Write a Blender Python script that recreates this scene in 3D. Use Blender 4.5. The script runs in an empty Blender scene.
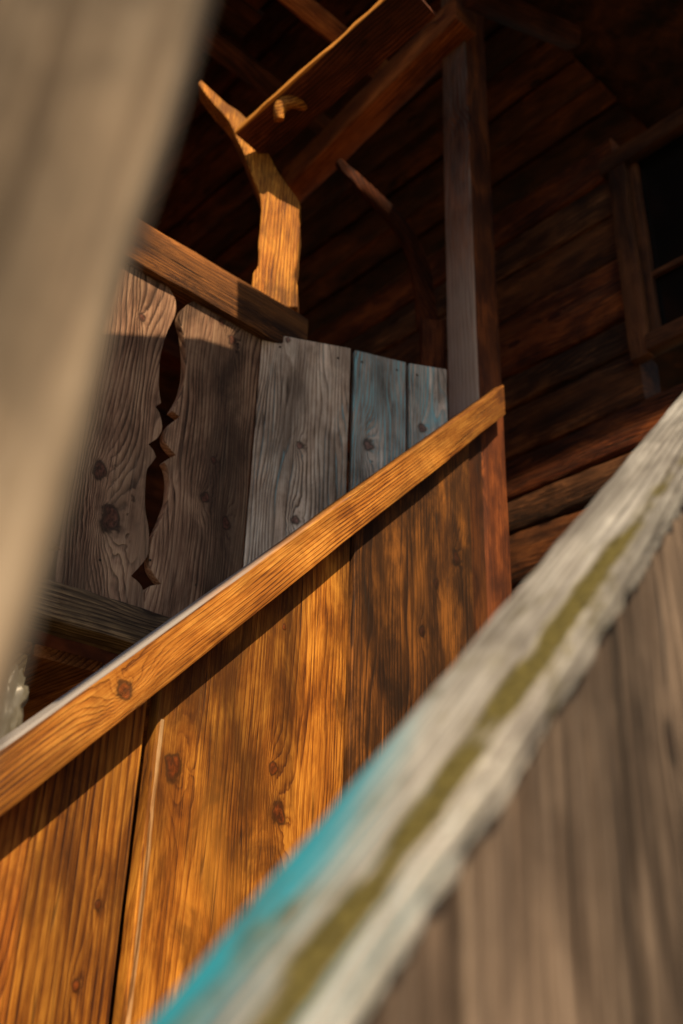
import bpy, bmesh, math, random
from mathutils import Vector, Matrix, noise
R = math.radians
random.seed(7)
scn = bpy.context.scene
COL = scn.collection

# ------------------------------------------------------------------ camera frame
F = 1000.0; CX, CY = 341.5, 512.0
VU = (410.0 - CX, 1962.0)
PITCH = math.atan(F / math.hypot(*VU)); ROLL = math.atan2(VU[0], VU[1])
fw = Vector((0, math.cos(PITCH), math.sin(PITCH)))
up0 = Vector((0, -math.sin(PITCH), math.cos(PITCH))); rt0 = Vector((1, 0, 0))
up = math.cos(ROLL) * up0 - math.sin(ROLL) * rt0
rt = math.cos(ROLL) * rt0 + math.sin(ROLL) * up0
CAM = Vector((0, 0, 1.5))
def ray(x, y): return fw + rt * ((x - CX) / F) - up * ((y - CY) / F)
def at(x, y, d): return CAM + ray(x, y) * d
def hit(x, y, P, n):
    r = ray(x, y); return CAM + r * ((P - CAM).dot(n) / r.dot(n))
def hd(a, e=0):
    a = R(a); e = R(e); return Vector((math.sin(a) * math.cos(e), math.cos(a) * math.cos(e), math.sin(e)))
Z = Vector((0, 0, 1))
E1 = hd(48); E2 = hd(138)                      # the building's two axes
SH = 38.3; D = hd(SH, 43.6); DH = hd(SH); NS = hd(SH + 90); NI = D.cross(NS) * -1
if NI.z < 0: NI = -NI
SUN_AZ, SUN_EL = 163, 38
SUN = hd(SUN_AZ, SUN_EL)

# ------------------------------------------------------------------ shader helper
class NT:
    def __init__(s, mat):
        s.t = mat.node_tree; s.n = s.t.nodes; s.l = s.t.links; s.n.clear()
    def add(s, k, **kw):
        n = s.n.new(k)
        for a, b in kw.items(): setattr(n, a, b)
        return n
    def put(s, sock, v):
        if isinstance(v, (int, float)):
            try: sock.default_value = v
            except TypeError: sock.default_value = (v, v, v)
        elif isinstance(v, (tuple, list)):
            if len(v) == 3 and sock.type == 'RGBA': v = (*v, 1)
            sock.default_value = v
        else: s.l.new(v, sock)
    def m(s, op, a, b=0.0, c=None, clamp=False):
        n = s.add('ShaderNodeMath', operation=op, use_clamp=clamp)
        s.put(n.inputs[0], a); s.put(n.inputs[1], b)
        if c is not None: s.put(n.inputs[2], c)
        return n.outputs[0]
    def vec(s, x, y, z):
        n = s.add('ShaderNodeCombineXYZ')
        for i, v in enumerate((x, y, z)): s.put(n.inputs[i], v)
        return n.outputs[0]
    def noise(s, v, scale=1, detail=2, rough=.55, dist=0.):
        n = s.add('ShaderNodeTexNoise'); s.put(n.inputs['Vector'], v)
        n.inputs['Scale'].default_value = scale; n.inputs['Detail'].default_value = detail
        n.inputs['Roughness'].default_value = rough; n.inputs['Distortion'].default_value = dist
        return n.outputs['Fac']
    def ramp(s, v, lo, hi):
        n = s.add('ShaderNodeMapRange', interpolation_type='SMOOTHSTEP')
        s.put(n.inputs['Value'], v); n.inputs['From Min'].default_value = lo; n.inputs['From Max'].default_value = hi
        return n.outputs['Result']
    def mix(s, f, a, b, mode='MIX'):
        n = s.add('ShaderNodeMix', data_type='RGBA', blend_type=mode)
        s.put(n.inputs[0], f); s.put(n.inputs[6], a); s.put(n.inputs[7], b)
        return n.outputs[2]

def wood(name, dark, mid, light, seed=0., knots=(), ring=.012, warp=.10, blotch=.35, rough=.72, bump=.4,
         auto_knots=True, paint=None, moss=None, crack=.6, silver=None, spec=.3, relief=1.0, fibre=1.0, rnd=0.25):
    """old softwood: local X across, Y through, Z along the grain (metres)"""
    mat = bpy.data.materials.new(name); mat.use_nodes = True; g = NT(mat)
    tc = g.add('ShaderNodeTexCoord'); oi = g.add('ShaderNodeObjectInfo')
    sp = g.add('ShaderNodeSeparateXYZ'); g.l.new(tc.outputs['Object'], sp.inputs[0])
    x, y, z = sp.outputs
    off = g.m('MULTIPLY_ADD', oi.outputs['Random'], 31.0, seed)
    xo = g.m('ADD', x, off); zo = g.m('ADD', z, g.m('MULTIPLY', off, 3.7))
    # low warp
    w1 = g.noise(g.vec(g.m('MULTIPLY', xo, 5.), g.m('MULTIPLY', y, 5.), g.m('MULTIPLY', zo, .9)), 1, 2, .5)
    w2 = g.noise(g.vec(g.m('MULTIPLY', xo, 16.), g.m('MULTIPLY', y, 16.), g.m('MULTIPLY', zo, 3.2)), 1, 1, .5)
    fld = g.m('ADD', g.m('MULTIPLY', w1, warp), g.m('MULTIPLY', w2, warp * .16))
    fld = g.m('ADD', fld, g.m('ADD', g.m('MULTIPLY', x, .85), g.m('MULTIPLY', y, .6)))
    kmask = None; kring = None
    def addk(m_, K):
        nonlocal fld, kmask, kring
        fld = g.m('ADD', fld, K)
        kmask = m_ if kmask is None else g.m('MAXIMUM', kmask, m_)
    for (kx, kz, kr) in knots:
        wob = g.add('ShaderNodeTexNoise'); g.put(wob.inputs['Vector'], g.vec(g.m('MULTIPLY', xo, .55 / kr), 0., g.m('MULTIPLY', zo, .55 / kr))); wob.inputs['Scale'].default_value = 1; wob.inputs['Detail'].default_value = 2
        wsp = g.add('ShaderNodeSeparateColor'); g.l.new(wob.outputs['Color'], wsp.inputs[0])
        dx = g.m('ADD', g.m('SUBTRACT', x, kx), g.m('MULTIPLY', g.m('SUBTRACT', wsp.outputs[0], .5), kr * 1.6))
        dz = g.m('ADD', g.m('MULTIPLY', g.m('SUBTRACT', z, kz), .8), g.m('MULTIPLY', g.m('SUBTRACT', wsp.outputs[1], .5), kr * 1.6))
        r2 = g.m('ADD', g.m('MULTIPLY', dx, dx), g.m('MULTIPLY', dz, dz))
        jit = g.noise(g.vec(g.m('MULTIPLY', xo, 60.), 0., g.m('MULTIPLY', zo, 60.)), 1, 2, .6)
        r2 = g.m('MULTIPLY', r2, g.m('MULTIPLY_ADD', jit, 1.0, .5))
        dzl = g.m('MULTIPLY', dz, .42)
        r2l = g.m('ADD', g.m('MULTIPLY', dx, dx), g.m('MULTIPLY', dzl, dzl))
        K = g.m('MULTIPLY', g.m('EXPONENT', g.m('MULTIPLY', r2l, -1. / (kr * kr * 3.2))), kr * 1.9)
        K2 = g.m('MULTIPLY', g.m('EXPONENT', g.m('MULTIPLY', r2, -1. / (kr * kr * .8))), kr * 1.1)
        addk(g.m('EXPONENT', g.m('MULTIPLY', r2, -1. / (kr * kr * 1.0))), g.m('ADD', K, K2))
    if auto_knots:
        v = g.add('ShaderNodeTexVoronoi', voronoi_dimensions='2D', feature='F1')
        g.put(v.inputs['Vector'], g.vec(g.m('MULTIPLY', xo, 6.), g.m('MULTIPLY', zo, 2.6), 0.)); v.inputs['Scale'].default_value = 1
        cs = g.add('ShaderNodeSeparateColor'); g.l.new(v.outputs['Color'], cs.inputs[0])
        gate = g.ramp(cs.outputs[0], .55, .75)
        dd = g.m('MULTIPLY', v.outputs['Distance'], v.outputs['Distance'])
        K = g.m('MULTIPLY', g.m('EXPONENT', g.m('MULTIPLY', dd, -18.)), g.m('MULTIPLY', gate, .035))
        km = g.m('MULTIPLY', g.m('EXPONENT', g.m('MULTIPLY', dd, -160.)), gate)
        addk(km, K)
    ph = g.m('MULTIPLY', fld, 2 * math.pi / ring)
    fr_ = g.m('FRACT', g.m('MULTIPLY', fld, 1. / ring))
    lines = g.m('MULTIPLY', g.m('POWER', fr_, 2.6), g.m('SUBTRACT', 1., g.ramp(fr_, .88, 1.0)))
    lines = g.m('MULTIPLY', lines, 1.35)
    amp = g.noise(g.vec(g.m('MULTIPLY', xo, 9.), g.m('MULTIPLY', y, 9.), g.m('MULTIPLY', zo, 1.3)), 1, 2, .5)
    lines = g.m('MULTIPLY', lines, g.m('MULTIPLY_ADD', g.ramp(amp, .30, .62), .75, .25))
    fib = g.noise(g.vec(g.m('MULTIPLY', xo, 380.), g.m('MULTIPLY', y, 380.), g.m('MULTIPLY', zo, 6.)), 1, 3, .7)
    stk = g.noise(g.vec(g.m('MULTIPLY', xo, 55.), g.m('MULTIPLY', y, 55.), g.m('MULTIPLY', zo, 2.6)), 1, 3, .6, .25)
    med = g.noise(g.vec(g.m('MULTIPLY', xo, 11.), g.m('MULTIPLY', y, 11.), g.m('MULTIPLY', zo, 4.5)), 1, 5, .62, .5)
    val = g.m('ADD', g.m('MULTIPLY', g.m('SUBTRACT', stk, .5), .45), g.m('MULTIPLY', g.m('SUBTRACT', fib, .5), 1.7 * fibre))
    val = g.m('ADD', val, g.m('MULTIPLY', g.m('SUBTRACT', med, .5), 1.5))
    val = g.m('ADD', g.m('SUBTRACT', val, g.m('MULTIPLY', lines, .62 * relief)), .62)
    cr = g.add('ShaderNodeValToRGB'); g.put(cr.inputs[0], val)
    e = cr.color_ramp.elements; e[0].position = .08; e[0].color = (*dark, 1); e[1].position = .95; e[1].color = (*light, 1)
    mm = e.new(.5); mm.color = (*mid, 1)
    colr = cr.outputs[0]
    # blotches of old stain
    bl = g.noise(g.vec(g.m('MULTIPLY', xo, 8.), g.m('MULTIPLY', y, 8.), g.m('MULTIPLY', zo, 3.6)), 1, 5, .66, .8)
    bf = g.m('MULTIPLY', g.ramp(bl, .43, .64), blotch)
    colr = g.mix(bf, colr, tuple(c * .30 for c in mid))
    bl2 = g.noise(g.vec(g.m('MULTIPLY', xo, 5.), g.m('MULTIPLY', y, 5.), g.m('MULTIPLY_ADD', zo, 1.1, 9.)), 1, 3, .6)
    colr = g.mix(g.m('MULTIPLY', g.ramp(bl2, .52, .75), .45), colr, light)
    if silver:                                     # bleached fibres
        sf = g.noise(g.vec(g.m('MULTIPLY', xo, 150.), g.m('MULTIPLY', y, 150.), g.m('MULTIPLY', zo, 2.4)), 1, 3, .6)
        colr = g.mix(g.m('MULTIPLY', g.ramp(sf, .55, .72), silver[3]), colr, silver[:3])
    tn = g.noise(g.vec(g.m('MULTIPLY', xo, 4.2), g.m('MULTIPLY', y, 4.2), g.m('MULTIPLY_ADD', zo, .9, 17.)), 1, 2, .5)
    tf = g.m('MULTIPLY_ADD', g.ramp(tn, .36, .64), .75, .60)
    colr = g.mix(1.0, colr, g.vec(tf, tf, tf), 'MULTIPLY')
    hue = g.m('MULTIPLY_ADD', oi.outputs['Random'], rnd * 2, 1 - rnd)
    colr = g.mix(1.0, colr, g.vec(hue, hue, hue), 'MULTIPLY')
    rr = rough
    if paint:                                      # remains of turquoise paint, tinted faces, eave's painted sunlit edge: colour, coverage low/high, x range
        pc, lo, hi, fx = paint
        pn = g.noise(g.vec(g.m('MULTIPLY', xo, 150.), g.m('MULTIPLY', y, 150.), g.m('MULTIPLY', zo, 7.)), 1, 5, .72)
        pn2 = g.noise(g.vec(g.m('MULTIPLY', xo, 8.), 0., g.m('MULTIPLY', zo, 3.)), 1, 2, .5)
        pv = g.m('ADD', g.m('MULTIPLY', pn, .55), g.m('MULTIPLY', pn2, .45))
        if fx is not None: pv = g.m('ADD', pv, fx(g, x, y, z))
        pv = g.m('ADD', pv, g.m('MULTIPLY', lines, .22 * relief))
        colr = g.mix(g.ramp(pv, lo, hi), colr, pc)
    if moss:
        mc, lo, hi, fx = moss
        mn = g.noise(g.vec(g.m('MULTIPLY', xo, 45.), g.m('MULTIPLY', y, 45.), g.m('MULTIPLY', zo, 14.)), 1, 5, .7)
        mbig = g.noise(g.vec(g.m('MULTIPLY', xo, 14.), 0., g.m('MULTIPLY', zo, 9.)), 1, 3, .6)
        mf = g.ramp(g.m('ADD', g.m('ADD', mn, g.m('MULTIPLY', g.m('SUBTRACT', mbig, .5), .8)), fx(g, x, y, z)), lo, hi)
        mcol = g.mix(g.ramp(g.noise(tc.outputs['Object'], 130, 3, .6), .35, .65), mc, tuple(c * .35 for c in mc))
        colr = g.mix(mf, colr, mcol)
    # drying cracks
    ck = g.noise(g.vec(g.m('MULTIPLY', xo, 38.), g.m('MULTIPLY', y, 38.), g.m('MULTIPLY', zo, .8)), 1, 2, .5, .15)
    cd = g.m('ABSOLUTE', g.m('SUBTRACT', ck, .5))
    cg = g.noise(g.vec(g.m('MULTIPLY', xo, 6.), g.m('MULTIPLY', y, 6.), g.m('MULTIPLY_ADD', zo, 2.5, 4.)), 1, 2, .5)
    crk = g.m('MULTIPLY', g.m('SUBTRACT', 1., g.ramp(cd, .002, .012)), g.ramp(cg, .53, .60))
    colr = g.mix(g.m('MULTIPLY', crk, crack), colr, tuple(c * .25 for c in dark))
    if kmask is not None:
        halo = g.m('MULTIPLY', g.ramp(kmask, .03, .30), .45)
        colr = g.mix(halo, colr, tuple(c * .45 for c in mid))
        kf = g.ramp(kmask, .30, .62)
        kin = g.mix(g.ramp(g.noise(g.vec(g.m('MULTIPLY', x, 85.), g.m('MULTIPLY', y, 85.), g.m('MULTIPLY', z, 60.)), 1, 4, .6), .35, .68), (mid[0] * .14, mid[1] * .09, mid[2] * .08), (mid[0] * .75, mid[1] * .48, mid[2] * .5))
        colr = g.mix(g.m('MULTIPLY', kf, .85), colr, kin)
        rg = g.m('MULTIPLY', g.ramp(kmask, .22, .36), g.m('SUBTRACT', 1., g.ramp(kmask, .42, .70)))
        colr = g.mix(g.m('MULTIPLY', rg, .75), colr, tuple(c * .12 for c in mid))
    bs = g.add('ShaderNodeBsdfPrincipled')
    g.put(bs.inputs['Base Color'], colr)
    g.put(bs.inputs['Roughness'], g.m('MULTIPLY_ADD', fib, .25, rr - .12)); bs.inputs['Specular IOR Level'].default_value = spec
    h = g.m('ADD', g.m('MULTIPLY', fib, .35), g.m('MULTIPLY', lines, -.55 * relief))
    h = g.m('ADD', h, g.m('MULTIPLY', stk, .5)); h = g.m('SUBTRACT', h, g.m('MULTIPLY', crk, 1.6))
    if kmask is not None: h = g.m('ADD', h, g.m('MULTIPLY', kmask, .8))
    bp = g.add('ShaderNodeBump'); bp.inputs['Strength'].default_value = bump; bp.inputs['Distance'].default_value = .004
    g.put(bp.inputs['Height'], h); g.l.new(bp.outputs[0], bs.inputs['Normal'])
    o = g.add('ShaderNodeOutputMaterial'); g.l.new(bs.outputs[0], o.inputs[0])
    return mat

# ------------------------------------------------------------------ object helpers
def thing(name, label, cat, loc, group=None):
    o = bpy.data.objects.new(name, None); COL.objects.link(o); o.location = loc; o.empty_display_size = .1
    o['label'] = label; o['category'] = cat
    if group: o['group'] = group
    return o
def tag(o, label, cat, group=None):
    o['label'] = label; o['category'] = cat
    if group: o['group'] = group
    return o
def frame(origin, X, Zax):
    Zax = Zax.normalized(); X = (X - Zax * X.dot(Zax)).normalized(); Y = Zax.cross(X)
    M = Matrix((X, Y, Zax)).transposed().to_4x4(); M.translation = origin
    return M
def wloc(root):
    v = Vector((0, 0, 0))
    while root is not None: v += Vector(root.location) if root.type == 'EMPTY' else Vector((0, 0, 0)); root = root.parent
    return v
def link(name, me, mat, M, parent=None, smooth=False):
    o = bpy.data.objects.new(name, me); COL.objects.link(o)
    me.materials.append(mat)
    if smooth:
        for p in me.polygons: p.use_smooth = True
    if parent is not None:
        o.parent = parent
        pm = parent.get('_m'); PM = Matrix([pm[i:i + 4] for i in (0, 4, 8, 12)]) if pm is not None else Matrix.Translation(parent.location)
        o.matrix_parent_inverse = PM.inverted()
    o.matrix_basis = M
    MS[o.name] = M.copy()
    return o
MS = {}
def sub(name, me, mat, M, parent, smooth=False):      # child of a mesh part
    o = bpy.data.objects.new(name, me); COL.objects.link(o); me.materials.append(mat)
    o.parent = parent
    pi = parent.matrix_parent_inverse.copy() if parent.parent else Matrix.Identity(4)
    P = MS[parent.name]; o.matrix_parent_inverse = P.inverted(); o.matrix_basis = M; MS[o.name] = M.copy()
    if smooth:
        for p in me.polygons: p.use_smooth = True
    return o

def mesh_from(bm, name):
    bmesh.ops.recalc_face_normals(bm, faces=bm.faces[:])
    me = bpy.data.meshes.new(name); bm.to_mesh(me); bm.free(); return me

def timber_mesh(name, L, w, t, jit=.002, seg=None, bev=.004, seed=0, profile=None, rag=0., bow=0., cham=0., edge_rag=0.):
    """sawn / hewn timber along +Z from 0..L, X in [-w/2,w/2], Y in [-t/2,t/2]; edges wander a little"""
    seg = seg or max(3, int(L / .05)); bm = bmesh.new(); rings = []
    ss = []
    n = 3
    b = min(bev, t * .3, w * .3)
    xs = [-w / 2 + b] + [-w / 2 + b + (w - 2 * b) * i / n for i in range(1, n)] + [w / 2 - b]
    for x_ in xs: ss.append((min(x_, w / 2 - cham) if cham else x_, t / 2))
    ss.append((w / 2 - b * .3, t / 2 - b * .3)) if not cham else ss.append((w / 2 - cham * .5, t / 2 - cham * .5)); ss.append((w / 2, t / 2 - max(b, cham))); ss.append((w / 2, -t / 2 + b)); ss.append((w / 2 - b * .3, -t / 2 + b * .3))
    for x_ in reversed(xs): ss.append((x_, -t / 2))
    ss.append((-w / 2 + b * .3, -t / 2 + b * .3)); ss.append((-w / 2, -t / 2 + b)); ss.append((-w / 2, t / 2 - b)); ss.append((-w / 2 + b * .3, t / 2 - b * .3))
    for i in range(seg + 1):
        z_ = L * i / seg; s = profile(i / seg) if profile else (1, 1, 0, 0)
        s = tuple(s) + (0,) * (4 - len(s)); ring = []
        for j, (a, c) in enumerate(ss):
            q = Vector((a * 9 + seed * 3.1, c * 9, z_ * 2.2 + seed))
            q2 = Vector((a * 30 + seed, c * 30, z_ * 22))
            dx = noise.noise(q) * jit * 1.6 + noise.noise(q2) * (jit * .5 + rag)
            dy = noise.noise(q + Vector((5, 7, 1))) * jit * 1.2 + noise.noise(q2 + Vector((3, 9, 2))) * (jit * .4 + rag * .6)
            if edge_rag and a > w * .42:
                dx += (noise.noise(Vector((seed, c * 25, z_ * 38))) + .6 * noise.noise(Vector((seed, c * 60, z_ * 110)))) * edge_rag; dy += noise.noise(Vector((seed + 4, c * 25, z_ * 50))) * edge_rag * .5
            bx = bow * math.sin(math.pi * i / seg)
            ring.append(bm.verts.new((a * s[0] + dx + s[2] + bx, c * s[1] + dy + s[3], z_)))
        rings.append(ring)
    m = len(ss)
    for i in range(seg):
        for j in range(m):
            bm.faces.new((rings[i][j], rings[i][(j + 1) % m], rings[i + 1][(j + 1) % m], rings[i + 1][j]))
    bm.faces.new(rings[0]); bm.faces.new(rings[-1][::-1])
    me = mesh_from(bm, name)
    return me
def autosmooth(o):
    for p in o.data.polygons: p.use_smooth = True
    try: o.data.set_sharp_from_angle(angle=R(40))
    except Exception: pass
def timber(name, p0, p1, w, t, xdir, mat, parent=None, **kw):
    M = frame(p0, xdir, p1 - p0)
    me = timber_mesh(name, (p1 - p0).length, w, t, **kw)
    o = link(name, me, mat, M, parent); autosmooth(o); return o
def prism(name, outline, t, M, mat, parent=None, bev=.0025, jit=.0015, step=.03):
    """outline in local (x,z); thickness along +Y from 0 to -t (front face at y=0 facing -Y or +Y by frame)"""
    pts = []
    n = len(outline)
    for i in range(n):
        a = Vector(outline[i]); b = Vector(outline[(i + 1) % n]); k = max(1, int((b - a).length / step))
        for j in range(k):
            p = a.lerp(b, j / k); q = Vector((p.x * 12, p.y * 12, len(name) * 1.3))
            pts.append((p.x + noise.noise(q) * jit, p.y + noise.noise(q + Vector((4, 4, 4))) * jit))
    bm = bmesh.new()
    fr = [bm.verts.new((x_, 0, z_)) for x_, z_ in pts]; bk = [bm.verts.new((x_, t, z_)) for x_, z_ in pts]
    bm.faces.new(fr); bm.faces.new(bk[::-1])
    for i in range(len(pts)):
        j = (i + 1) % len(pts); bm.faces.new((fr[i], bk[i], bk[j], fr[j]))
    me = mesh_from(bm, name); o = link(name, me, mat, M, parent)
    bv = o.modifiers.new('edge', 'BEVEL'); bv.width = bev; bv.segments = 2; bv.limit_method = 'ANGLE'; bv.angle_limit = R(50)
    return o

# ------------------------------------------------------------------ key planes
P0 = at(0, 748, 1.6)                                # front face of the far handrail, top edge
RT = .072; RTH = .046                                            # how far the handrail stands proud of its boards
PB = P0 - NS * RT                                    # front face of the far stair boards
T = hit(447, 368, P0 - NS * RT, NS)
NG = hd(162); G = hit(262, 332, T, NG)
NP = E2; PP = G.copy()                               # parapet boards' front plane (faces E2)
ZF = 2.30                                            # gallery floor

# ------------------------------------------------------------------ materials
W_ORANGE = dict(dark=(.085, .022, .004), mid=(.30, .115, .018), light=(.50, .24, .055))
def ld(o, P): return MS_local(o, P)

m_beam = wood('red_brown_beam_wood', (.05, .011, .003), (.27, .070, .015), (.46, .16, .04), seed=2.9, ring=.012, warp=.05, blotch=.5, rnd=.1, bump=.6)
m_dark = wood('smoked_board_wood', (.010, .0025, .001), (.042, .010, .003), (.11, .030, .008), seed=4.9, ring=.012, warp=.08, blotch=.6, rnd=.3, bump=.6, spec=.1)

# ------------------------------------------------------------------ far stair balustrade
def seg_on(P, n, a, b): return hit(*a, P, n), hit(*b, P, n)
root = thing('stair_balustrade', 'orange brown sunlit stair balustrade with tall vertical boards under a sloping handrail', 'balustrade', Vector((P0.x, P0.y, 0)))
# handrail: along D, face width Wr perpendicular to D in the vertical plane
ra = P0 - D * .35; rb = hit(499, 382, P0, NS)
WR = .092
UPR = (Z - D * Z.dot(D)).normalized()
rc0 = ra - UPR * WR / 2 - NS * RTH * .5; rc1 = rc0 + D * (rb - ra).length
M = frame(rc0, UPR, D)
kn = M.inverted() @ hit(125, 690, P0, NS)
m_rail = wood('oiled_handrail_wood', (.075, .019, .002), (.33, .115, .012), (.55, .255, .045), seed=2.3, knots=[(kn.x, kn.z, .016)], ring=.0075, warp=.035,
              blotch=.40, auto_knots=False, bump=.7, crack=.4, rnd=0, paint=((.27, .25, .24), 1.0, 1.5, lambda g, x, y, z: g.m('MULTIPLY', g.ramp(x, WR / 2 - .0065, WR / 2 - .0045), g.m('SUBTRACT', 1.05, g.m('MULTIPLY', g.ramp(z, .6, 2.0), .75)))))
hr_ = timber('handrail', rc0, rc1, WR, RTH, UPR, m_rail, root, jit=.0012, bev=.004, seed=3, cham=.0045)
Lr_ = (rc1 - rc0).length
for v in hr_.data.vertices:                          # the upper end is sawn off plumb
    if v.co.z > Lr_ - .004: v.co.z += v.co.x * math.tan(R(43.6)) - .012

# boards
XB = DH
def stair_board(name, gapL, gapR, mat_fn, t=.03, ztop=None, zbot=.6, gap=.004, depth=0.0):
    pl = hit(*gapL, PB, NS); pr = hit(*gapR, PB, NS)
    uL = (pl - PB).dot(DH) + gap / 2; uR = (pr - PB).dot(DH) - gap / 2
    um = (uL + uR) / 2
    O = PB + DH * um - NS * depth; O.z = 2.0
    # local X along -DH? keep X=DH, Z up -> Y = Z x X = points to +normal? computed in frame
    M = frame(O, DH, Z)
    ytow = (M.to_3x3() @ Vector((0, 1, 0))).dot(NS)  # sign of Y relative to NS
    slope = D.z / math.hypot(D.x, D.y)
    def top(u): return P0.z + slope * (u - 0) - O.z - .03
    hw = (uR - uL) / 2
    out = [(-hw, zbot - O.z), (hw, zbot - O.z), (hw, top(uR)), (-hw, top(uL))]
    mat = mat_fn(M)
    o = prism(name, out, t if ytow < 0 else -t, M, mat, root, bev=.003, jit=.0016)
    return o, M
def mk(seed, knots_px, pal, **kw):
    def f(M):
        Mi = M.inverted(); ks = []
        for (kx, ky, kr) in knots_px:
            q = Mi @ hit(kx, ky, PB, NS); ks.append((q.x, q.z, kr))
        return wood('stair_board_wood_%d' % int(seed * 10), pal[0], pal[1], pal[2], seed=seed, knots=ks, rnd=0, auto_knots=not ks, **kw)
    return f
OR = ((.045, .010, .002), (.25, .082, .007), (.58, .26, .034))
OR2 = ((.055, .012, .002), (.25, .078, .009), (.44, .18, .025))
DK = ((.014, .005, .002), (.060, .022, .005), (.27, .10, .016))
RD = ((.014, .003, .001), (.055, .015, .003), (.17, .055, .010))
stair_board('board', (-230, 1000), (24, 890), mk(1.1, [], OR2, blotch=.6, bump=.5, warp=.05, relief=.9))
stair_board('board', (24, 890), (131, 870), mk(4.4, [(78, 985, .008), (100, 905, .007)], OR, ring=.016, warp=.04, blotch=.55, bump=.5, relief=.9), gap=.006, depth=.006)
o, M = stair_board('board', (136, 870), (343, 700), mk(8.3, [(170, 768, .022), (275, 815, .021), (270, 770, .013), (281, 628, .006)], OR, ring=.012, warp=.13, blotch=.75, bump=.45, relief=.65), depth=-.010)
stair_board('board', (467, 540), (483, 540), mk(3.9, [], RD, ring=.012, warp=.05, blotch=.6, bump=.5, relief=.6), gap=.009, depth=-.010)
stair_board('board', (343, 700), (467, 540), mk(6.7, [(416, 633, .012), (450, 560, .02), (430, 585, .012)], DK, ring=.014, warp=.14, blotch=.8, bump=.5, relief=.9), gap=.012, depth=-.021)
# pale bare edge beside the seam
pa = hit(137, 870, PB, NS)
uE = (pa - PB).dot(DH)
m_pale = wood('bare_board_edge_wood', (.16, .07, .02), (.46, .25, .10), (.62, .42, .22), seed=3, auto_knots=False, blotch=.1, rnd=0)
b0 = PB + DH * (uE + .010) + NS * .0115; b0.z = .7; b1 = b0.copy(); b1.z = hit(158, 720, PB, NS).z
timber('bare_edge', b0, b1, .010, .004, DH, m_pale, root, jit=.0050, bev=.001, seed=8, seg=60)

# ------------------------------------------------------------------ corner post
pc = hit(478, 388, PB, NS)                          # its nearest vertical edge
PW = .142
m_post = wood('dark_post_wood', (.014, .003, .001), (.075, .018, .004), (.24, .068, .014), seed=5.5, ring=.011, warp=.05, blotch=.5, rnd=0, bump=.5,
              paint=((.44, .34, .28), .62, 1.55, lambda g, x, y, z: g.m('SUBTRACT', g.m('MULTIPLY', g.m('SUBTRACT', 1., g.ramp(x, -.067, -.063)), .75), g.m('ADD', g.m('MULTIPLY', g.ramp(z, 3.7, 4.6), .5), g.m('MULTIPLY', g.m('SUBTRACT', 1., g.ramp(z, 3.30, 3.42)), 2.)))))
cen = pc - E1 * -PW / 2 - E2 * PW / 2
cen = pc + E1 * PW / 2 - E2 * PW / 2
c0 = Vector((cen.x, cen.y, 0)); c1 = Vector((cen.x, cen.y, hit(455, 20, cen, hd(5)).z + .25))
post = timber('corner_post', c0, c1, PW, PW, E1, m_post, None, jit=.003, bev=.007, seed=12)
tag(post, 'square dark brown post rising past the upper end of the orange handrail', 'post')

# ------------------------------------------------------------------ parapet with fretwork boards
par = thing('gallery_parapet', 'weathered brown gallery parapet of cut out boards between two horizontal rails', 'parapet', Vector((G.x, G.y, ZF)))
XP = E1
def ploc(px):
    q = hit(*px, PP, NP); return ((q - PP).dot(E1), q.z)
Lr = [(168,286),(174,296),(176,306),(175,315),(171,324),(167,332),(162,348),(160,360),(159,375),(159,389),(161,403),(155,406),(159,412),(161,419),(162,426),(161,432),(156,439),(148,444),(153,450),(156,457),(151,464),(147,470),(145.5,485),(145,501),(146,514),(148.5,527),(149,545),(147.5,556),(131,576),(143.5,592),(142.5,640)]
Rl = [(195,300),(188,304),(183,309),(180,317),(181,325),(183,332),(185,346),(186,360),(186,371),(184.5,382),(180,397),(172,411),(180,417),(172,423),(167.5,429),(165,439),(168,446),(176,455),(168,459),(164.5,462),(168,469),(169.5,480),(169,492),(167.5,503),(160,523),(153.5,537),(151,548),(150,559),(151.5,570),(161,584),(146,592),(145,640)]
ZT = ploc((200, 270))[1]                            # boards run up behind the top rail
ZB = ploc((150, 612))[1] - .06
Lp = [ploc(p) for p in Lr]; Rp = [ploc(p) for p in Rl]
PAR = ((.040, .018, .010), (.23, .120, .072), (.46, .29, .18))
def pk(seed, kpx, **kw):
    def f(M):
        Mi = M.inverted(); ks = []
        for (kx, ky, kr) in kpx:
            q = Mi @ hit(kx, ky, PP, NP); ks.append((q.x, q.z, kr))
        return wood('parapet_board_wood_%d' % int(seed * 10), *PAR, seed=seed, knots=ks, rnd=0, auto_knots=False, silver=(.46, .31, .20, .42), bump=.8, **kw)
    return f
def smooth(l, sub_=5):
    P = [Vector(p) for p in l]; n = len(P)
    sharp = [True] + [False] * (n - 2) + [True]
    for i in range(1, n - 1):
        a = (P[i] - P[i - 1]).normalized(); b = (P[i + 1] - P[i]).normalized()
        if a.dot(b) < .55: sharp[i] = True
    out = []
    for i in range(n - 1):
        p1, p2 = P[i], P[i + 1]
        p0 = P[i - 1] if not sharp[i] else p1; p3 = P[i + 2] if not sharp[i + 1] else p2
        for k in range(sub_):
            t = k / sub_
            q = .5 * ((2 * p1) + (p2 - p0) * t + (2 * p0 - 5 * p1 + 4 * p2 - p3) * t * t + (3 * p1 - p0 - 3 * p2 + p3) * t ** 3)
            out.append(tuple(q))
    out.append(tuple(P[-1])); return out
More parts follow.
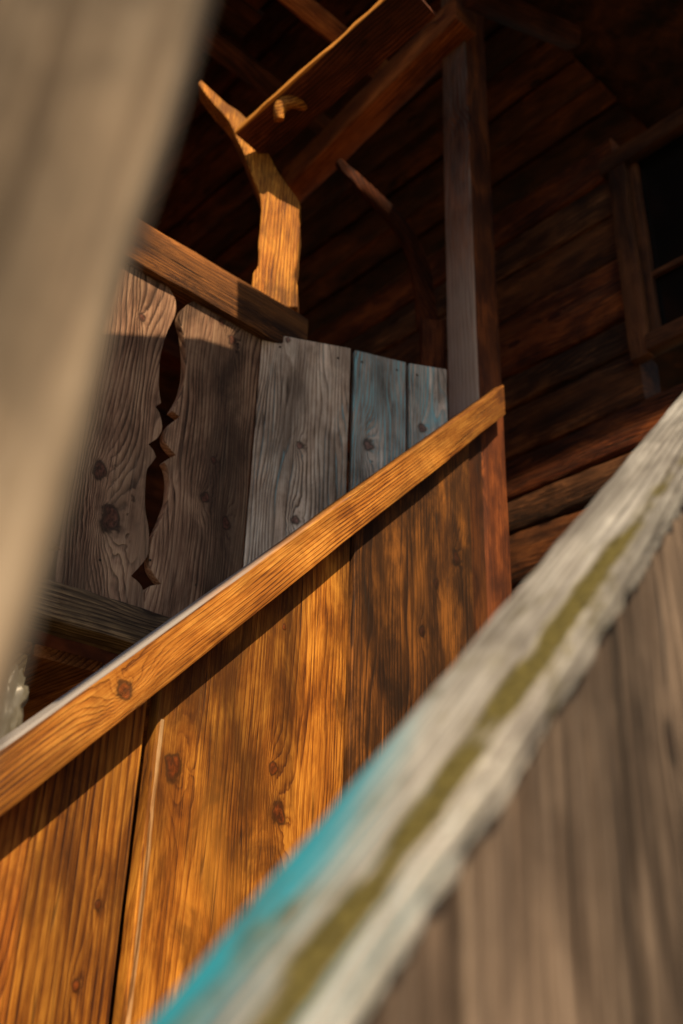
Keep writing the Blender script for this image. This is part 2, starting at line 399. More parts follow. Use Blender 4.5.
def cut_board(left, right, matf, tz=None):
    # left / right: lists of (u,z) top->bottom
    uc = sum(p[0] for p in left + right) / len(left + right)
    O = PP + E1 * uc; O.z = 2.9
    M = frame(O, E1, Z); yt = (M.to_3x3() @ Vector((0, 1, 0))).dot(NP)
    zt = ZT + .0; out = [(right[0][0] - uc, zt - O.z)] + [(left[0][0] - uc, zt - O.z)] + [(u - uc, z - O.z) for u, z in left] + [(u - uc, z - O.z) for u, z in right[::-1]]
    # keep z strictly inside
    return prism('cutout_board', out, -.028 if yt > 0 else .028, M, matf(M), par, bev=.003, jit=.0008, step=.02)
def clampz(l):
    return [(u, max(ZB, min(z, ZT - .002))) for u, z in l]
Lp = clampz(smooth(Lp)); Rp = clampz(smooth(Rp))
uA = Lp[-1][0]; uR_end = ploc((262, 335))[0] - .003
wid = uR_end - Rp[-1][0]
# right-hand board (straight right edge), left board (cut on both sides), then one more to the left
cut_board(Rp, [(uR_end, ZT), (uR_end, ZB)], pk(2.2, [(232, 340, .014), (222, 322, .010), (214, 460, .010), (205, 498, .014), (226, 523, .014)], ring=.010, warp=.14, blotch=.6, relief=1.2))
mirror = lambda l, c: [(2 * c - u, z) for u, z in l]
cx_ = (Lp[-1][0] + Rp[-1][0]) / 2 - wid - .01
dist = (Lp[-1][0] + Rp[-1][0]) / 2 - cx_
Rp2 = [(u - dist, z) for u, z in Rp]; Lp2 = [(u - dist, z) for u, z in Lp]
cut_board(Rp2, Lp, pk(7.4, [(112, 520, .03), (100, 470, .02), (142, 318, .01)], ring=.0125, warp=.20, blotch=.5, relief=1.3))
Rp3 = [(u - 2 * dist, z) for u, z in Rp]
cut_board(Rp3, Lp2, pk(9.1, [], ring=.012, warp=.15, blotch=.4))
# rails
def prail(name, topL, topR, botL, mat, proud, thick, extL=1.0, extR=0., **kw):
    Pf = PP + NP * proud
    a = hit(*topL, Pf, NP); b = hit(*topR, Pf, NP); c = hit(*botL, Pf, NP)
    zt = a.z if name == 'top_rail' else (a.z + b.z) / 2; h = zt - c.z
    A = a - E1 * extL; B = b + E1 * extR
    A.z = B.z = zt - h / 2
    A = A - NP * thick / 2; B = B - NP * thick / 2
    return timber(name, A, B, h, thick, Z, mat, par, **kw)
m_prail = wood('old_rail_wood', (.022, .007, .002), (.065, .018, .004), (.42, .16, .035), seed=1.7, ring=.009, warp=.04, blotch=.85, rnd=0, bump=1.2, fibre=2., silver=(.45, .18, .04, .35), crack=1.)
prail('top_rail', (200, 254), (309, 312), (200, 297), m_prail, .032, .070, seed=4, jit=.004, bev=.008, rag=.002)
m_brail = wood('old_sill_beam_wood', (.020, .011, .006), (.115, .068, .036), (.34, .22, .11), seed=6.2, ring=.012, warp=.10, blotch=.6, rnd=0, bump=.9, crack=1.)
prail('bottom_rail', (50, 577), (174, 615), (80, 627), m_brail, .030, .12, extR=.45, seed=9, jit=.004, bev=.01, rag=.003)

# ------------------------------------------------------------------ grey side panel between parapet and corner post
pan = thing('side_panel', 'bleached grey boards with turquoise paint traces beside the corner post', 'panel', Vector((G.x, G.y, ZF)))
EG = hd(72)
def gl(px):
    q = hit(*px, G, NG); return (q - G).dot(EG), q.z
def gray_board(tl, tr, bl, br, seed, kpx, paint, pal):
    a, b, c, d = gl(tl), gl(tr), gl(bl), gl(br)
    uc = (a[0] + b[0]) / 2; O = G + EG * uc; O.z = 2.9
    M = frame(O, EG, Z); yt = (M.to_3x3() @ Vector((0, 1, 0))).dot(NG); Mi = M.inverted()
    ks = []
    for (kx, ky, kr) in kpx:
        q = Mi @ hit(kx, ky, G, NG); ks.append((q.x, q.z, kr))
    mat = wood('grey_panel_wood_%d' % int(seed * 10), *pal, seed=seed, knots=ks, rnd=0, auto_knots=False, ring=.011, warp=.17, blotch=.45, silver=(.60, .50, .42, .5), bump=1., paint=paint, relief=1.3)
    out = [(a[0] - uc, a[1] - O.z), (b[0] - uc, b[1] - O.z), ((b[0]) - uc, 2.32 - O.z), (a[0] - uc, 2.32 - O.z)]
    return prism('board', out, -.026 if yt > 0 else .026, M, mat, pan, bev=.003, jit=.0016)
GR = ((.14, .085, .055), (.50, .36, .27), (.80, .67, .55))
GB = ((.08, .065, .055), (.38, .31, .26), (.70, .62, .56))
TQ = (.26, .52, .60)
gray_board((263, 332), (351, 348), (245, 560), (342, 500), 2.5, [(288, 340, .008), (300, 445, .010), (295, 520, .012)],
           (TQ, .68, .95, lambda g, x, y, z: g.m('MULTIPLY', g.ramp(x, .06, .17), .16)), GR)
gray_board((355, 350), (406, 362), (345, 490), (404, 440), 5.1, [(368, 445, .016)], (TQ, .50, .72, None), GB)
gray_board((409, 363), (447, 369), (405, 440), (447, 420), 6.6, [(422, 428, .012)], (TQ, .50, .74, None), GB)

nm = bpy.data.materials.new('rusty_nail_iron'); nm.use_nodes = True
b_ = nm.node_tree.nodes['Principled BSDF']; b_.inputs['Base Color'].default_value = (.05, .03, .02, 1); b_.inputs['Roughness'].default_value = .6; b_.inputs['Metallic'].default_value = .5
def nail(px, P, n, parent, r=.0045):
    bm = bmesh.new(); bmesh.ops.create_uvsphere(bm, u_segments=10, v_segments=6, radius=r)
    q = hit(*px, P, n); X = n.cross(Z)
    for v in bm.verts: v.co.y *= .45
    link('nail', mesh_from(bm, 'nail'), nm, frame(q, X, Z), parent, smooth=True)
for p_ in [(280, 347), (338, 358), (362, 362), (397, 370), (417, 375)]: nail(p_, G, NG, pan)
for p_ in [(150, 560), (196, 585), (100, 560)]: nail(p_, PP, NP, par, .004)

# ------------------------------------------------------------------ carved bracket post standing on the parapet's top rail
Pk = PP - NP * .012
kb = hit(277, 292, Pk, NP); kt = hit(280, 178, Pk, NP)
kw_ = (hit(299, 230, Pk, NP) - hit(260, 230, Pk, NP)).length
m_knee = wood('sunlit_post_wood', (.09, .022, .002), (.46, .155, .014), (.80, .37, .055), seed=3.3, ring=.010, warp=.04, blotch=.8, rnd=0, bump=1.3, fibre=1.8, crack=1.)
rp = par.children
ztop_rail = hit(245, 278, PP + NP * .032, NP).z
base = Vector((kb.x, kb.y, ztop_rail)); topz = kt.z
rtk = (rt - Z * rt.dot(Z)).normalized()
KO = [(252,283),(253,273),(258,265),(259,245),(260,228),(261,207),(260,196),(256,184),(250,170),(243,152),(236,137),(228,121),(217,108),(206,95),(197,82),(201,79),(213,91),(227,103),(240,112),(251,124),(260,138),(268,152),(275,166),(285,180),(294,193),(301,205),(299,214),(300,230),(298,255),(296,271),(298,285),(298,306),(254,292)]
Ok = Vector((kb.x, kb.y, ztop_rail)); Mk = frame(Ok, rtk, Z); Mki = Mk.inverted(); nk = Mk.to_3x3() @ Vector((0, 1, 0))
kl = [Mki @ hit(x_, y_, Ok, nk) for x_, y_ in KO]
ko = [(q.x, max(q.z, .002 if n_ > len(KO) - 3 else -9)) for n_, q in enumerate(kl)]
lowz = min(q[1] for q in ko[-2:]); ko[-1] = (ko[-1][0], .002); ko[-2] = (ko[-2][0], .002); ko[0] = (ko[0][0], .03)
ysg = 1 if nk.dot(fw) > 0 else -1
kp = prism('bracket_post', smooth(ko[:-2], 3) + ko[-2:], .085 * ysg, Mk, m_knee, None, bev=.012, jit=.004, step=.02)
kp.modifiers['edge'].segments = 3; kp.modifiers['edge'].angle_limit = R(60)
tag(kp, 'short sunlit golden post with a bent arm, standing on the parapet rail end', 'post')
# curved brace rising from the post to the upper left
def curved(name, pts, ws, mat, t=.07, facing=None, seed=0, n=28, sq=True):
    """sweep along a polyline of points, width ws, thickness t; local coords kept along the chord"""
    M = frame(pts[0], facing.cross(pts[-1] - pts[0]), pts[-1] - pts[0]); Mi = M.inverted()
    lp = [Mi @ p for p in pts]; L = lp[-1].z
    def samp(s):
        k = s * (len(lp) - 1); i = min(int(k), len(lp) - 2); f = k - i; f = f * f * (3 - 2 * f) if False else f
        p1, p2 = lp[i], lp[i + 1]; p0 = lp[max(0, i - 1)]; p3 = lp[min(len(lp) - 1, i + 2)]
        return .5 * ((2 * p1) + (p2 - p0) * f + (2 * p0 - 5 * p1 + 4 * p2 - p3) * f * f + (3 * p1 - p0 - 3 * p2 + p3) * f ** 3), ws[i] * (1 - f) + ws[i + 1] * f
    bm = bmesh.new(); rings = []
    m_ = 12 if not sq else 8
    for i in range(n + 1):
        s = i / n; c, w = samp(s); c1, _ = samp(min(1, s + .03)); c0, _ = samp(max(0, s - .03))
        tz = (c1 - c0).normalized(); xx = Vector((0, 1, 0)).cross(tz).normalized(); yy = tz.cross(xx)
        ring = []
        for j in range(m_):
            a = 2 * math.pi * (j + .5) / m_
            ca, sa = math.cos(a), math.sin(a)
            if sq:
                e_ = .55; ca = math.copysign(abs(ca) ** e_, ca); sa = math.copysign(abs(sa) ** e_, sa)
            q = c + xx * (ca * w / 2) + yy * (sa * t / 2)
            q += Vector((noise.noise(q * 14 + Vector((seed, 0, 0))), noise.noise(q * 14 + Vector((0, seed, 3))), 0)) * .006
            ring.append(bm.verts.new(q))
        rings.append(ring)
    for i in range(n):
        for j in range(m_): bm.faces.new((rings[i][j], rings[i][(j + 1) % m_], rings[i + 1][(j + 1) % m_], rings[i + 1][j]))
    bm.faces.new(rings[0]); bm.faces.new(rings[-1][::-1])
    o = link(name, mesh_from(bm, name), mat, M, None); autosmooth(o); return o
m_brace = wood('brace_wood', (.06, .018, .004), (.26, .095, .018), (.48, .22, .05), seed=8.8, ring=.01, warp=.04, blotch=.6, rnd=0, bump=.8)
def kpnt(x, y, back=0.): return hit(x, y, Pk - NP * back, NP)
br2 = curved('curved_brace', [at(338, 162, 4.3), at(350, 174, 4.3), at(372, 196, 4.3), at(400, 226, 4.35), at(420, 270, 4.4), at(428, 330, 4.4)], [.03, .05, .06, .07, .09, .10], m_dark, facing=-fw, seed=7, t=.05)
tag(br2, 'dim curved brace in the shadow right of the short golden post', 'brace')

# ------------------------------------------------------------------ beams and eave timbers overhead
# the thick beam: lower front edge runs (285,190)->(443,85); top edge (280,168)->(443,22)
pz = at(443, 60, (cen - CAM).dot(fw) - .0); zb = hit(443, 48, cen, hd(5)).z
bA = Vector((cen.x, cen.y, zb)) + E2 * .12 - E1 * (PW / 2 + .05)
bB = Vector(hit(292, 176, cen, E1)); bB.z = zb; print('beam', bA, bB, zb)
bm_o = timber('ceiling_beam', bA, bB, .17, .13, Z, m_beam, None, jit=.004, bev=.01, seed=31)
tag(bm_o, 'thick red brown beam running from the corner post back to the short golden post', 'beam', 'beams under the gallery roof')
# eave board; its jagged edge is coloured bright to look sunlit
dE = 3.0
e0 = at(234, 131, 3.60); e1_ = at(366, 12, 3.26)
m_eave = wood('painted_lit_edge_board_wood', (.016, .004, .001), (.085, .018, .005), (.18, .05, .014), seed=4.3, ring=.012, warp=.06, blotch=.5, rnd=0, bump=.6,
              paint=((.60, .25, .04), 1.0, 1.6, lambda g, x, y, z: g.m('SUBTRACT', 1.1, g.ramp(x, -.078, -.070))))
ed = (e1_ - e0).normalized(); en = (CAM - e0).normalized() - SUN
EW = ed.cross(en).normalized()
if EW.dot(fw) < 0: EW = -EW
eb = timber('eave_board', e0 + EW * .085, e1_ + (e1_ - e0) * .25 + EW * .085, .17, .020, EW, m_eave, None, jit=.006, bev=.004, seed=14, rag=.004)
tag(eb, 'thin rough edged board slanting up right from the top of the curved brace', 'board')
e2_, e3_ = at(314, 86, 3.68), at(404, 8, 3.38)
ebp = timber('round_pole', e2_, e3_ + (e3_ - e2_) * .6, .056, .056, hd(200, 30), m_brace, None, jit=.003, bev=.014, seed=15)
tag(ebp, 'slim round pole lying along the rough edged eave board', 'pole')
pg = curved('wooden_peg', [at(279, 120, 3.50), at(281, 108, 3.50), at(290, 101, 3.50), at(302, 103, 3.53), at(315, 109, 3.60)], [.03, .05, .056, .052, .03], m_knee, facing=-fw, seed=5, t=.05, sq=False, n=20)
tag(pg, 'small bent orange peg sticking out below the eave board', 'peg')
# log end at the top of the post
l0, l1 = at(470, -5, 4.3), at(572, 38, 4.75)
lg = timber('pole_end', l0, l1, .10, .10, rt, m_dark, None, jit=.004, bev=.026, seed=16)
tag(lg, 'rounded dark pole end poking out right of the post head', 'pole')

# ceiling: closed boarding + beams
ZC = 6.0
ceil = thing('gallery_ceiling', 'dark ceiling boarding above the gallery', 'ceiling', Vector((0, 3, ZC)))
def P2(a, b, z): # building coords about cen
    v = cen + E1 * a + E2 * b; return Vector((v.x, v.y, z))
k = 0
a = -2.6
while a < 3.0:
    wv = .17 + .05 * random.random()
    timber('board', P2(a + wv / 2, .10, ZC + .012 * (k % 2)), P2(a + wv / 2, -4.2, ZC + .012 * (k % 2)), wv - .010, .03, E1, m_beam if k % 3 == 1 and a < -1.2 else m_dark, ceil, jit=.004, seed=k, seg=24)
    a += wv; k += 1
# broader soffit boards over the near corner, running the other way
sof = thing('eave_soffit', 'broad dark soffit boards over the left end of the gallery', 'soffit', Vector((-1, 3, ZC)))
b = -1.55
k = 0
zs = 5.8
m_sof = wood('soffit_wood', (.018, .005, .002), (.075, .020, .006), (.17, .055, .016), seed=7.9, ring=.016, warp=.12, blotch=.7, rnd=.3, bump=.7)
while b < -.3:
    wv = .21
    timber('board', P2(-3.0, b + wv / 2, zs + .02 * (k % 2)), P2(-.62 - .05 * (k % 3), b + wv / 2, zs + .02 * (k % 2)), wv - .01, .035, E2, m_sof, sof, jit=.006, seed=50 + k, seg=30)
    b += wv; k += 1
# cross beams, heading 48
for i, (b_, z_, w_) in enumerate([(-1.85, 4.62, .16), (-2.9, 4.9, .14)]):
    o = timber('ceiling_beam', P2(-3, b_, z_), P2(1.2, b_, z_), w_, .14, Z, m_dark, None, jit=.004, bev=.01, seed=60 + i)
    tag(o, ('dark cross beam hanging lowest behind the short golden post', 'faint dark cross beam farthest back under the ceiling')[i], 'beam', 'beams under the gallery roof')

for i, (px_, py_, z_, w_) in enumerate([(235, 58, 5.70, .19), (318, 18, 5.70, .15)]):
    q_ = hit(px_, py_, Vector((0, 0, z_)), Z); bq = (q_ - cen).dot(E2); aq = (q_ - cen).dot(E1)
    o = timber('roof_rafter', P2(aq - 1.6, bq, z_), P2(.1, bq, z_), w_, .10, (Z - E2 * .6).normalized(), m_sof if i == 0 else m_beam, None, jit=.005, bev=.012, seed=70 + i)
    tag(o, ('broad dark rafter above the forked golden bracket', 'reddish rafter at the top edge behind the rough edged eave board')[i], 'rafter', 'rafters under the gallery roof')

# back wall of the gallery
bw = thing('gallery_back_wall', 'dark board wall closing the space behind the parapet', 'wall', P2(0, -3.9, ZF))
k = 0; zz = ZF
while zz < ZC:
    h = .22 + .05 * random.random()
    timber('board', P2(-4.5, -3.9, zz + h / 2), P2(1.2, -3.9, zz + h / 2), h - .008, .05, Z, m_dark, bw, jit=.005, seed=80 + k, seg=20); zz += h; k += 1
sw = thing('gallery_end_wall', 'dark end wall of the gallery behind the leaning plank', 'wall', P2(-4.2, -2, ZF))
k = 0; zz = ZF
while zz < ZC:
    h = .24
    timber('board', P2(-4.2, -4, zz + h / 2), P2(-4.2, -.55, zz + h / 2), h - .008, .05, Z, m_dark, sw, jit=.005, seed=100 + k, seg=16); zz += h; k += 1

# gallery floor seen from below
fl = thing('gallery_floor', 'red brown floor boards of the gallery seen from below', 'floor', P2(-1, -1, ZF))
ub = (PP - cen).dot(E2)
a = -3.4; k = 0
m_floor = wood('floor_board_wood', (.09, .022, .006), (.34, .11, .03), (.55, .22, .07), seed=1.9, ring=.013, warp=.08, blotch=.4, rnd=.3, bump=.6)
while a < .9:
    wv = .20
    timber('board', P2(a + wv / 2, ub - .13, ZF), P2(a + wv / 2, -3.8, ZF), wv - .008, .03, E1, m_floor, fl, jit=.003, seed=120 + k, seg=16); a += wv; k += 1
j0 = hit(20, 664, Vector((0, 0, ZF - .05)), Z); j1 = hit(78, 640, Vector((0, 0, ZF - .05)), Z)
m_joist = wood('joist_wood', (.20, .10, .03), (.55, .33, .13), (.75, .52, .26), seed=2.1, ring=.012, warp=.05, rnd=0)
aj = (j0 - cen).dot(E1)
jo = timber('floor_joist', P2(aj, ub - .14, ZF - .05), P2(aj, -3.6, ZF - .05), .05, .07, E1, m_joist, fl, seed=140)

# ground floor wall under the gallery
lw = thing('ground_floor_wall', 'dark board wall under the gallery floor seen through the seam of the stair boards', 'wall', P2(-2, ub - 1.5, 0))
a = -9.0; k = 0
while a < .6:
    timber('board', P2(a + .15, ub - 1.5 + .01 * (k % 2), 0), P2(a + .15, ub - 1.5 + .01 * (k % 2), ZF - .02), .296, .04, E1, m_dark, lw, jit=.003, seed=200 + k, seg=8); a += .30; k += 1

# ------------------------------------------------------------------ log house wall
HW = cen + E1 * .62
NH = hd(228)
house = thing('log_house', 'old house wall of dark squared logs with a small window', 'house', Vector((HW.x, HW.y, 0)))
zl = sorted([hit(506, 319, HW, NH).z, hit(509, 377, HW, NH).z, hit(512, 408, HW, NH).z, hit(514, 458, HW, NH).z, hit(517, 497, HW, NH).z, hit(520, 530, HW, NH).z])
lo = zl[0] - .24
while lo > 0.1: zl.insert(0, lo); lo -= .24
hi = zl[-1] + .24
while hi < 5.3: zl.append(hi); hi += .24 + .03 * math.sin(hi * 5)
m_log = [wood('log_wall_wood_%d' % i, c[0], c[1], c[2], seed=1.3 * i + .7, ring=.014, warp=.14, blotch=.75, rnd=.2, bump=1., crack=1., silver=(.30, .16, .08, .25))
         for i, c in enumerate([((.014, .004, .001), (.064, .019, .005), (.24, .085, .024)), ((.008, .003, .0015), (.045, .017, .006), (.17, .07, .026)), ((.014, .003, .001), (.085, .018, .004), (.25, .07, .014))])]
# window opening in wall coords: u along E2 (heading 138), z
def hl(px, off=0.):
    q = hit(*px, HW + NH * off, NH); return (q - cen).dot(E2), q.z
wu0, wz0 = hl((640, 364)); wu0b, wz1 = hl((607, 166))
wu0 = (wu0 + wu0b) / 2; wu1 = wu0 + .62
def HP(u, z, off=0.): 
    v = HW + E2 * (u - (HW - cen).dot(E2)) + NH * off; return Vector((v.x, v.y, z))
for i in range(len(zl) - 1):
    z0, z1 = zl[i], zl[i + 1]; h = z1 - z0; zc = (z0 + z1) / 2
    spans = [(-2.6, 3.2)]
    if z1 > wz0 + .03 and z0 < wz1 - .03: spans = [(-2.6, wu0 + .02), (wu1 - .02, 3.2)]
    for (u0, u1) in spans:
        timber('log', HP(u0, zc, -.07 + .006 * (i % 3)), HP(u1, zc, -.07 + .006 * (i % 3)), h - .010, .14, Z, m_log[i % 3], house, jit=.006, bev=.018, seed=150 + i, rag=.003)
m_win = wood('window_frame_wood', (.012, .004, .001), (.055, .018, .006), (.15, .055, .018), seed=3.9, ring=.009, warp=.03, rnd=0)
CW = .085
casing = timber('window', HP(wu0 + CW / 2, wz0, .018), HP(wu0 + CW / 2, wz1, .018), CW, .05, E2, m_win, house, seed=170)
def wsub(name, p, q, w, t, X, mat=m_win, **kw):
    Mx = frame(p, X, q - p); o = sub(name, timber_mesh(name, (q - p).length, w, t, seed=5, **kw), mat, Mx, casing); autosmooth(o); return o
MS[casing.name] = frame(HP(wu0 + CW / 2, wz0, .018), E2, Z)
wsub('casing', HP(wu1 - CW / 2, wz0, .018), HP(wu1 - CW / 2, wz1, .018), CW, .05, E2)
wsub('lintel', HP(wu0 - .03, wz1 - .04, .024), HP(wu1 + .03, wz1 - .04, .024), .09, .055, Z)
wsub('sill', HP(wu0 + CW, wz0 + .045, .022), HP(wu1 - CW, wz0 + .045, .022), .075, .07, Z)
wsub('sash', HP(wu0 + CW + .018, wz0 + .08, -.01), HP(wu0 + CW + .018, wz1 - .08, -.01), .04, .035, E2)
wsub('sash', HP(wu0 + CW, wz0 + .105, -.008), HP(wu1 - CW, wz0 + .105, -.008), .035, .035, Z)
zm = hl((660, 270))[1]
wsub('muntin', HP(wu0 + CW, zm, -.008), HP(wu1 - CW, zm, -.008), .026, .025, Z)
gm = bpy.data.materials.new('dark_window_glass'); gm.use_nodes = True
b_ = gm.node_tree.nodes['Principled BSDF']; b_.inputs['Base Color'].default_value = (.006, .006, .006, 1); b_.inputs['Roughness'].default_value = .12
bmg = bmesh.new(); bmesh.ops.create_cube(bmg, size=1)
for v in bmg.verts: v.co = Vector((v.co.x * (wu1 - wu0 - 2 * CW + .02), v.co.y * .004, v.co.z * (wz1 - wz0 - .1)))
sub('pane', mesh_from(bmg, 'pane'), gm, frame(HP((wu0 + wu1) / 2, (wz0 + wz1) / 2, -.03), E2, Z), casing)

# short post behind the side panel
s0 = at(433, 420, 3.75); so = timber('short_post', Vector((s0.x, s0.y, ZF)), Vector((s0.x, s0.y, hit(433, 290, s0, fw).z)), .09, .09, rt, m_joist, None, jit=.004, seed=44)
so.data.materials[0] = m_dark
tag(so, 'short brown post half hidden behind the grey side panel', 'post')

# ------------------------------------------------------------------ near stair balustrade (close to the lens)
nb = thing('stair_balustrade', 'grey blurred near stair balustrade with a mossy pale rail with turquoise paint', 'balustrade', Vector((.5, .9, 0)))
n0 = hit(140, 1024, P0, NI); n1 = hit(683, 390, P0, NI)
NR_W = .120; NR_T = .030
n0 = CAM + (n0 - CAM) * .80; n1 = CAM + (n1 - CAM) * .80
nN = ((n0 - P0).dot(NS) + (n1 - P0).dot(NS)) / 2
s_0 = (n0 - P0).dot(D) - .5
print('near rail N', nN, (n0 - P0).dot(NS), (n1 - P0).dot(NS))
q0 = P0 + D * s_0 + NS * (nN + NR_W / 2) - NI * NR_T / 2
q1 = q0 + D * 3.2
Dn = ((n1 - n0).normalized())
q0 = n0 - Dn * .5 + NS * NR_W / 2 - NI * NR_T / 2; q1 = q0 + Dn * 3.2
def moss_fx(g, x, y, z):
    # stronger towards one long edge (+X = NS side)
    return g.m('SUBTRACT', g.m('MULTIPLY', g.m('SUBTRACT', g.ramp(x, .008, .034), g.ramp(x, .044, .058)), .42), g.m('MULTIPLY', g.ramp(z, .95, 1.5), .30))
def paint_fx(g, x, y, z):
    return g.m('SUBTRACT', g.m('MULTIPLY', g.m('SUBTRACT', .72, g.ramp(x, -.055, .015)), .50), g.m('MULTIPLY', g.ramp(z, .62, .98), .6))
m_near = wood('weathered_near_rail_wood', (.09, .08, .075), (.28, .27, .25), (.54, .54, .52), seed=2.8, ring=.012, warp=.08, blotch=.4, rnd=0, bump=.6, auto_knots=True,
              paint=((.02, .26, .37), .36, .86, paint_fx), moss=((.13, .11, .028), .52, .84, moss_fx))
timber('handrail', q0, q1, NR_W, NR_T, NS, m_near, nb, jit=.003, bev=.006, seed=33, rag=.0006, seg=300, edge_rag=.006)
# its boards
PBn = q0 + NS * (NR_W / 2 - .016)
m_nb = wood('weathered_near_board_wood', (.022, .014, .009), (.078, .055, .040), (.24, .18, .135), seed=9.4, ring=.02, warp=.12, blotch=.4, rnd=.15, bump=.6, silver=(.26, .22, .19, .35))
sl = Dn.z / math.hypot(Dn.x, Dn.y); DnH = Vector((Dn.x, Dn.y, 0)).normalized()
u = -.2; k = 0
while u < 2.2:
    wv = .24 + .03 * math.sin(k * 3)
    O = PBn + DnH * (u + wv / 2); O.z = 0
    M = frame(O, DnH, Z); yt = (M.to_3x3() @ Vector((0, 1, 0))).dot(NS)
    zt = PBn.z + sl * u; hw = wv / 2 - .002
    zb_ = max(.15, zt - 1.1)
    prism('board', [(-hw, zb_), (hw, zb_), (hw, zt + sl * wv - .004), (-hw, zt - .004)], -.025 if yt > 0 else .025, M, m_nb, nb, jit=.002)
    u += wv; k += 1

# ------------------------------------------------------------------ leaning plank close on the left
def lp(x, y, d): return at(x, y, d)
dl = .43
edge = [(250, -160), (199, 0), (160, 130), (128, 225), (93, 370), (56, 520), (18, 640), (-50, 850)]
m_lean = wood('pale_leaning_plank_wood', (.13, .088, .058), (.35, .26, .18), (.58, .47, .36), seed=4.1, ring=.03, warp=.12, blotch=.8, rnd=0, bump=.3, auto_knots=True)
A_ = lp(-40, 850, dl); B_ = lp(262, -160, dl)
ax = (B_ - A_).normalized(); A_ = A_ - ax * .9
side = ax.cross(fw).normalized()
if side.dot(rt) > 0: side = -side
M = frame(A_, -side, ax); Mi = M.inverted()
pl_ = [(Mi @ lp(x, y, dl)) for x, y in edge]; ez = [(q.x, q.z) for q in pl_]
out = [(-.22, 0), (ez[-1][0] + .0, 0)] + [(a_, b2) for a_, b2 in ez[::-1]] + [(ez[0][0], ez[0][1] + .6), (-.22, ez[0][1] + .6)]
ytw = (M.to_3x3() @ Vector((0, 1, 0))).dot(fw)
lean = prism('leaning_plank', out, .03 if ytw > 0 else -.03, M, m_lean, None, bev=.006, jit=.002)
tag(lean, 'broad pale beige plank leaning very close on the left, blurred', 'plank')

# ------------------------------------------------------------------ pale scalloped ornament behind the lower end of the handrail
def blob():
    bm = bmesh.new(); bmesh.ops.create_icosphere(bm, subdivisions=4, radius=1)
    for v in bm.verts:
        p = v.co.copy(); d = 1 + .22 * abs(math.sin(6 * p.x + 2)) * abs(math.sin(7 * p.z)) + .12 * noise.noise(p * 5) + .35 * abs(noise.noise(p * 6 + Vector((3, 1, 2))))
        v.co = Vector((p.x * .035 * d, p.y * .02 * d, p.z * .085 * d * (1 - .25 * p.z)))
    return mesh_from(bm, 'scalloped_ornament')
om = bpy.data.materials.new('pale_frosted_glass'); om.use_nodes = True
b_ = om.node_tree.nodes['Principled BSDF']; b_.inputs['Base Color'].default_value = (.22, .20, .15, 1); b_.inputs['Roughness'].default_value = .35
b_.inputs['Transmission Weight'].default_value = .35
orn = link('scalloped_ornament', blob(), om, Matrix.Translation(at(0, 706, 1.74)), None, smooth=True)
tag(orn, 'pale scalloped glassy ornament hanging behind the lower end of the orange handrail', 'ornament')

# ------------------------------------------------------------------ staircase (mostly hidden between the balustrades)
m_step = m_floor
st = thing('staircase', 'wooden staircase hidden between the two balustrades', 'stairs', Vector((0, 1.5, 0)))
treads = bmesh.new()
tz0 = 0.2; k = 0
while tz0 < ZF - .05:
    s = (tz0 + .95 - P0.z) / (D.z / math.hypot(D.x, D.y))
    c = P0 + DH * s + NS * .42; c.z = tz0
    g_ = bmesh.ops.create_cube(treads, size=1)
    for v in g_['verts']:
        v.co = c + DH * (v.co.x * .24) + NS * (v.co.y * .80) + Z * (v.co.z * .035)
    tz0 += .19; k += 1
link('treads', mesh_from(treads, 'treads'), m_step, Matrix.Identity(4), st)

# ------------------------------------------------------------------ added shade boards and main roof (over the viewer, above the frame)
m_roof = m_dark
UU = hd(SUN_AZ + 90); VV = SUN.cross(UU); VV = -VV if VV.z < 0 else VV
def sunproj(P, s):  # slide a point towards the sun until it is s from P0 measured along SUN
    return P + SUN * (s - (P - P0).dot(SUN))
def shade(name, pts3, s, label, cat, t=.03):
    q = [sunproj(p, s) for p in pts3]
    O = q[0]; M = frame(O, UU, VV); Mi = M.inverted()
    return tag(prism(name, [((Mi @ p).x, (Mi @ p).z) for p in q], t, M, m_roof, None, jit=.0), label, cat)
PF = PP + NP * .032
def pf(x, y): return hit(x, y, PF, NP)
def pp(x, y): return hit(x, y, PP, NP)
def gg(x, y): return hit(x, y, G, NG)
def ss_(x, y, n=.0): return hit(x, y, P0, NS)
def po(x, y): return hit(x, y, pc, NS)
poly = [pp(20, 326), pp(110, 333), pp(200, 338), pp(232, 348), pf(237, 315), pf(237, 281), pf(310, 316), gg(352, 336), gg(436, 350), po(432, 60), po(540, 40),
        po(530, 366), ss_(505, 371), ss_(452, 409), ss_(340, 487), ss_(200, 590), ss_(60, 686), pp(-30, 640)]
GEOM_POLY = poly
shade('hanging_eave_boards', poly, 1.8, 'added unseen boards above the stairs, shaped to shade the parapet', 'boards')  # unseen boards added overhead, outline cut to shape the shade on parapet and post
ZR = ZC + .10
def to_roof(p): return p + SUN * ((ZR - p.z) / SUN.z)
# main roof slab: its front edge lies just outside the corner post
def slab(name, pts, label, t=.06):
    bm = bmesh.new(); lo_ = [bm.verts.new((p.x, p.y, ZR)) for p in pts]; hi_ = [bm.verts.new((p.x, p.y, ZR + t)) for p in pts]
    bm.faces.new(lo_); bm.faces.new(hi_[::-1])
    for i in range(len(pts)):
        j = (i + 1) % len(pts); bm.faces.new((lo_[i], hi_[i], hi_[j], lo_[j]))
    return tag(link(name, mesh_from(bm, name), m_roof, Matrix.Identity(4), None), label, 'roof')
rA = to_roof(hit(500, 500, HW, NH) - E2 * .06); aA = (rA - cen).dot(E1); bA_ = (rA - cen).dot(E2)

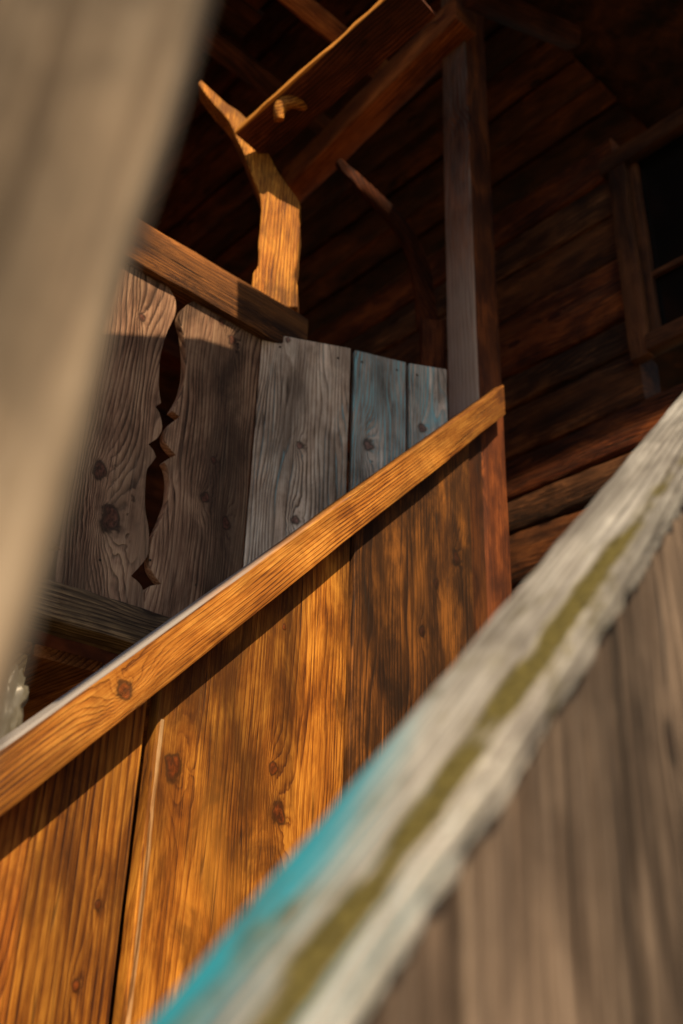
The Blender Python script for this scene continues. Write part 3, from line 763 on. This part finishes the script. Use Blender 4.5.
slab('main_roof', [P2(-6, -5, 0), P2(4, -5, 0), P2(4, 4.5, 0), P2(aA + .05, 4.5, 0), P2(aA, bA_ - .9, 0), P2(aA, .12, 0), P2(-6, .12, 0)], 'dark roof over the gallery and house wall')

# ------------------------------------------------------------------ ground
gmt = bpy.data.materials.new('grass_and_gravel_ground'); gmt.use_nodes = True; g = NT(gmt)
tc = g.add('ShaderNodeTexCoord'); n_ = g.noise(tc.outputs['Object'], 2.5, 6, .65)
cc = g.mix(g.ramp(n_, .4, .6), (.06, .08, .025), (.20, .16, .11))
bs = g.add('ShaderNodeBsdfPrincipled'); g.put(bs.inputs['Base Color'], cc); bs.inputs['Roughness'].default_value = .9
o_ = g.add('ShaderNodeOutputMaterial'); g.l.new(bs.outputs[0], o_.inputs[0])
gb = bmesh.new(); bmesh.ops.create_grid(gb, x_segments=40, y_segments=40, size=200)
gr = link('ground', mesh_from(gb, 'ground'), gmt, Matrix.Identity(4), None); gr['kind'] = 'structure'

# ------------------------------------------------------------------ light
w = bpy.data.worlds.new('World'); scn.world = w; w.use_nodes = True
nt = w.node_tree; bg = nt.nodes['Background']; sky = nt.nodes.new('ShaderNodeTexSky'); sky.sky_type = 'NISHITA'; sky.sun_disc = False
sky.sun_elevation = R(SUN_EL); sky.sun_rotation = R(SUN_AZ); sky.air_density = 1.0; sky.dust_density = 1.0
nt.links.new(sky.outputs[0], bg.inputs[0]); bg.inputs[1].default_value = .074
sl_ = bpy.data.lights.new('sun', 'SUN'); sl_.energy = 5.0; sl_.angle = R(.5); sl_.color = (1, .755, .47)
so_ = bpy.data.objects.new('sun', sl_); COL.objects.link(so_); so_.rotation_euler = (-SUN).to_track_quat('-Z', 'Y').to_euler()

# ------------------------------------------------------------------ camera
cd = bpy.data.cameras.new('camera'); co = bpy.data.objects.new('camera', cd); COL.objects.link(co)
Mc = Matrix((rt, up, -fw)).transposed().to_4x4(); Mc.translation = CAM; co.matrix_world = Mc
cd.sensor_width = 36; cd.sensor_fit = 'AUTO'; cd.lens = F / 1024 * 36; cd.clip_end = 1000; cd.clip_start = .02
cd.dof.use_dof = True; cd.dof.focus_distance = 2.3; cd.dof.aperture_fstop = 2.1
scn.camera = co
scn.view_settings.view_transform = 'Standard'; scn.view_settings.look = 'None'; scn.view_settings.gamma = 1; scn.view_settings.exposure = 0.4
scn.render.resolution_x = 683; scn.render.resolution_y = 1024
scn.cycles.use_denoising = True
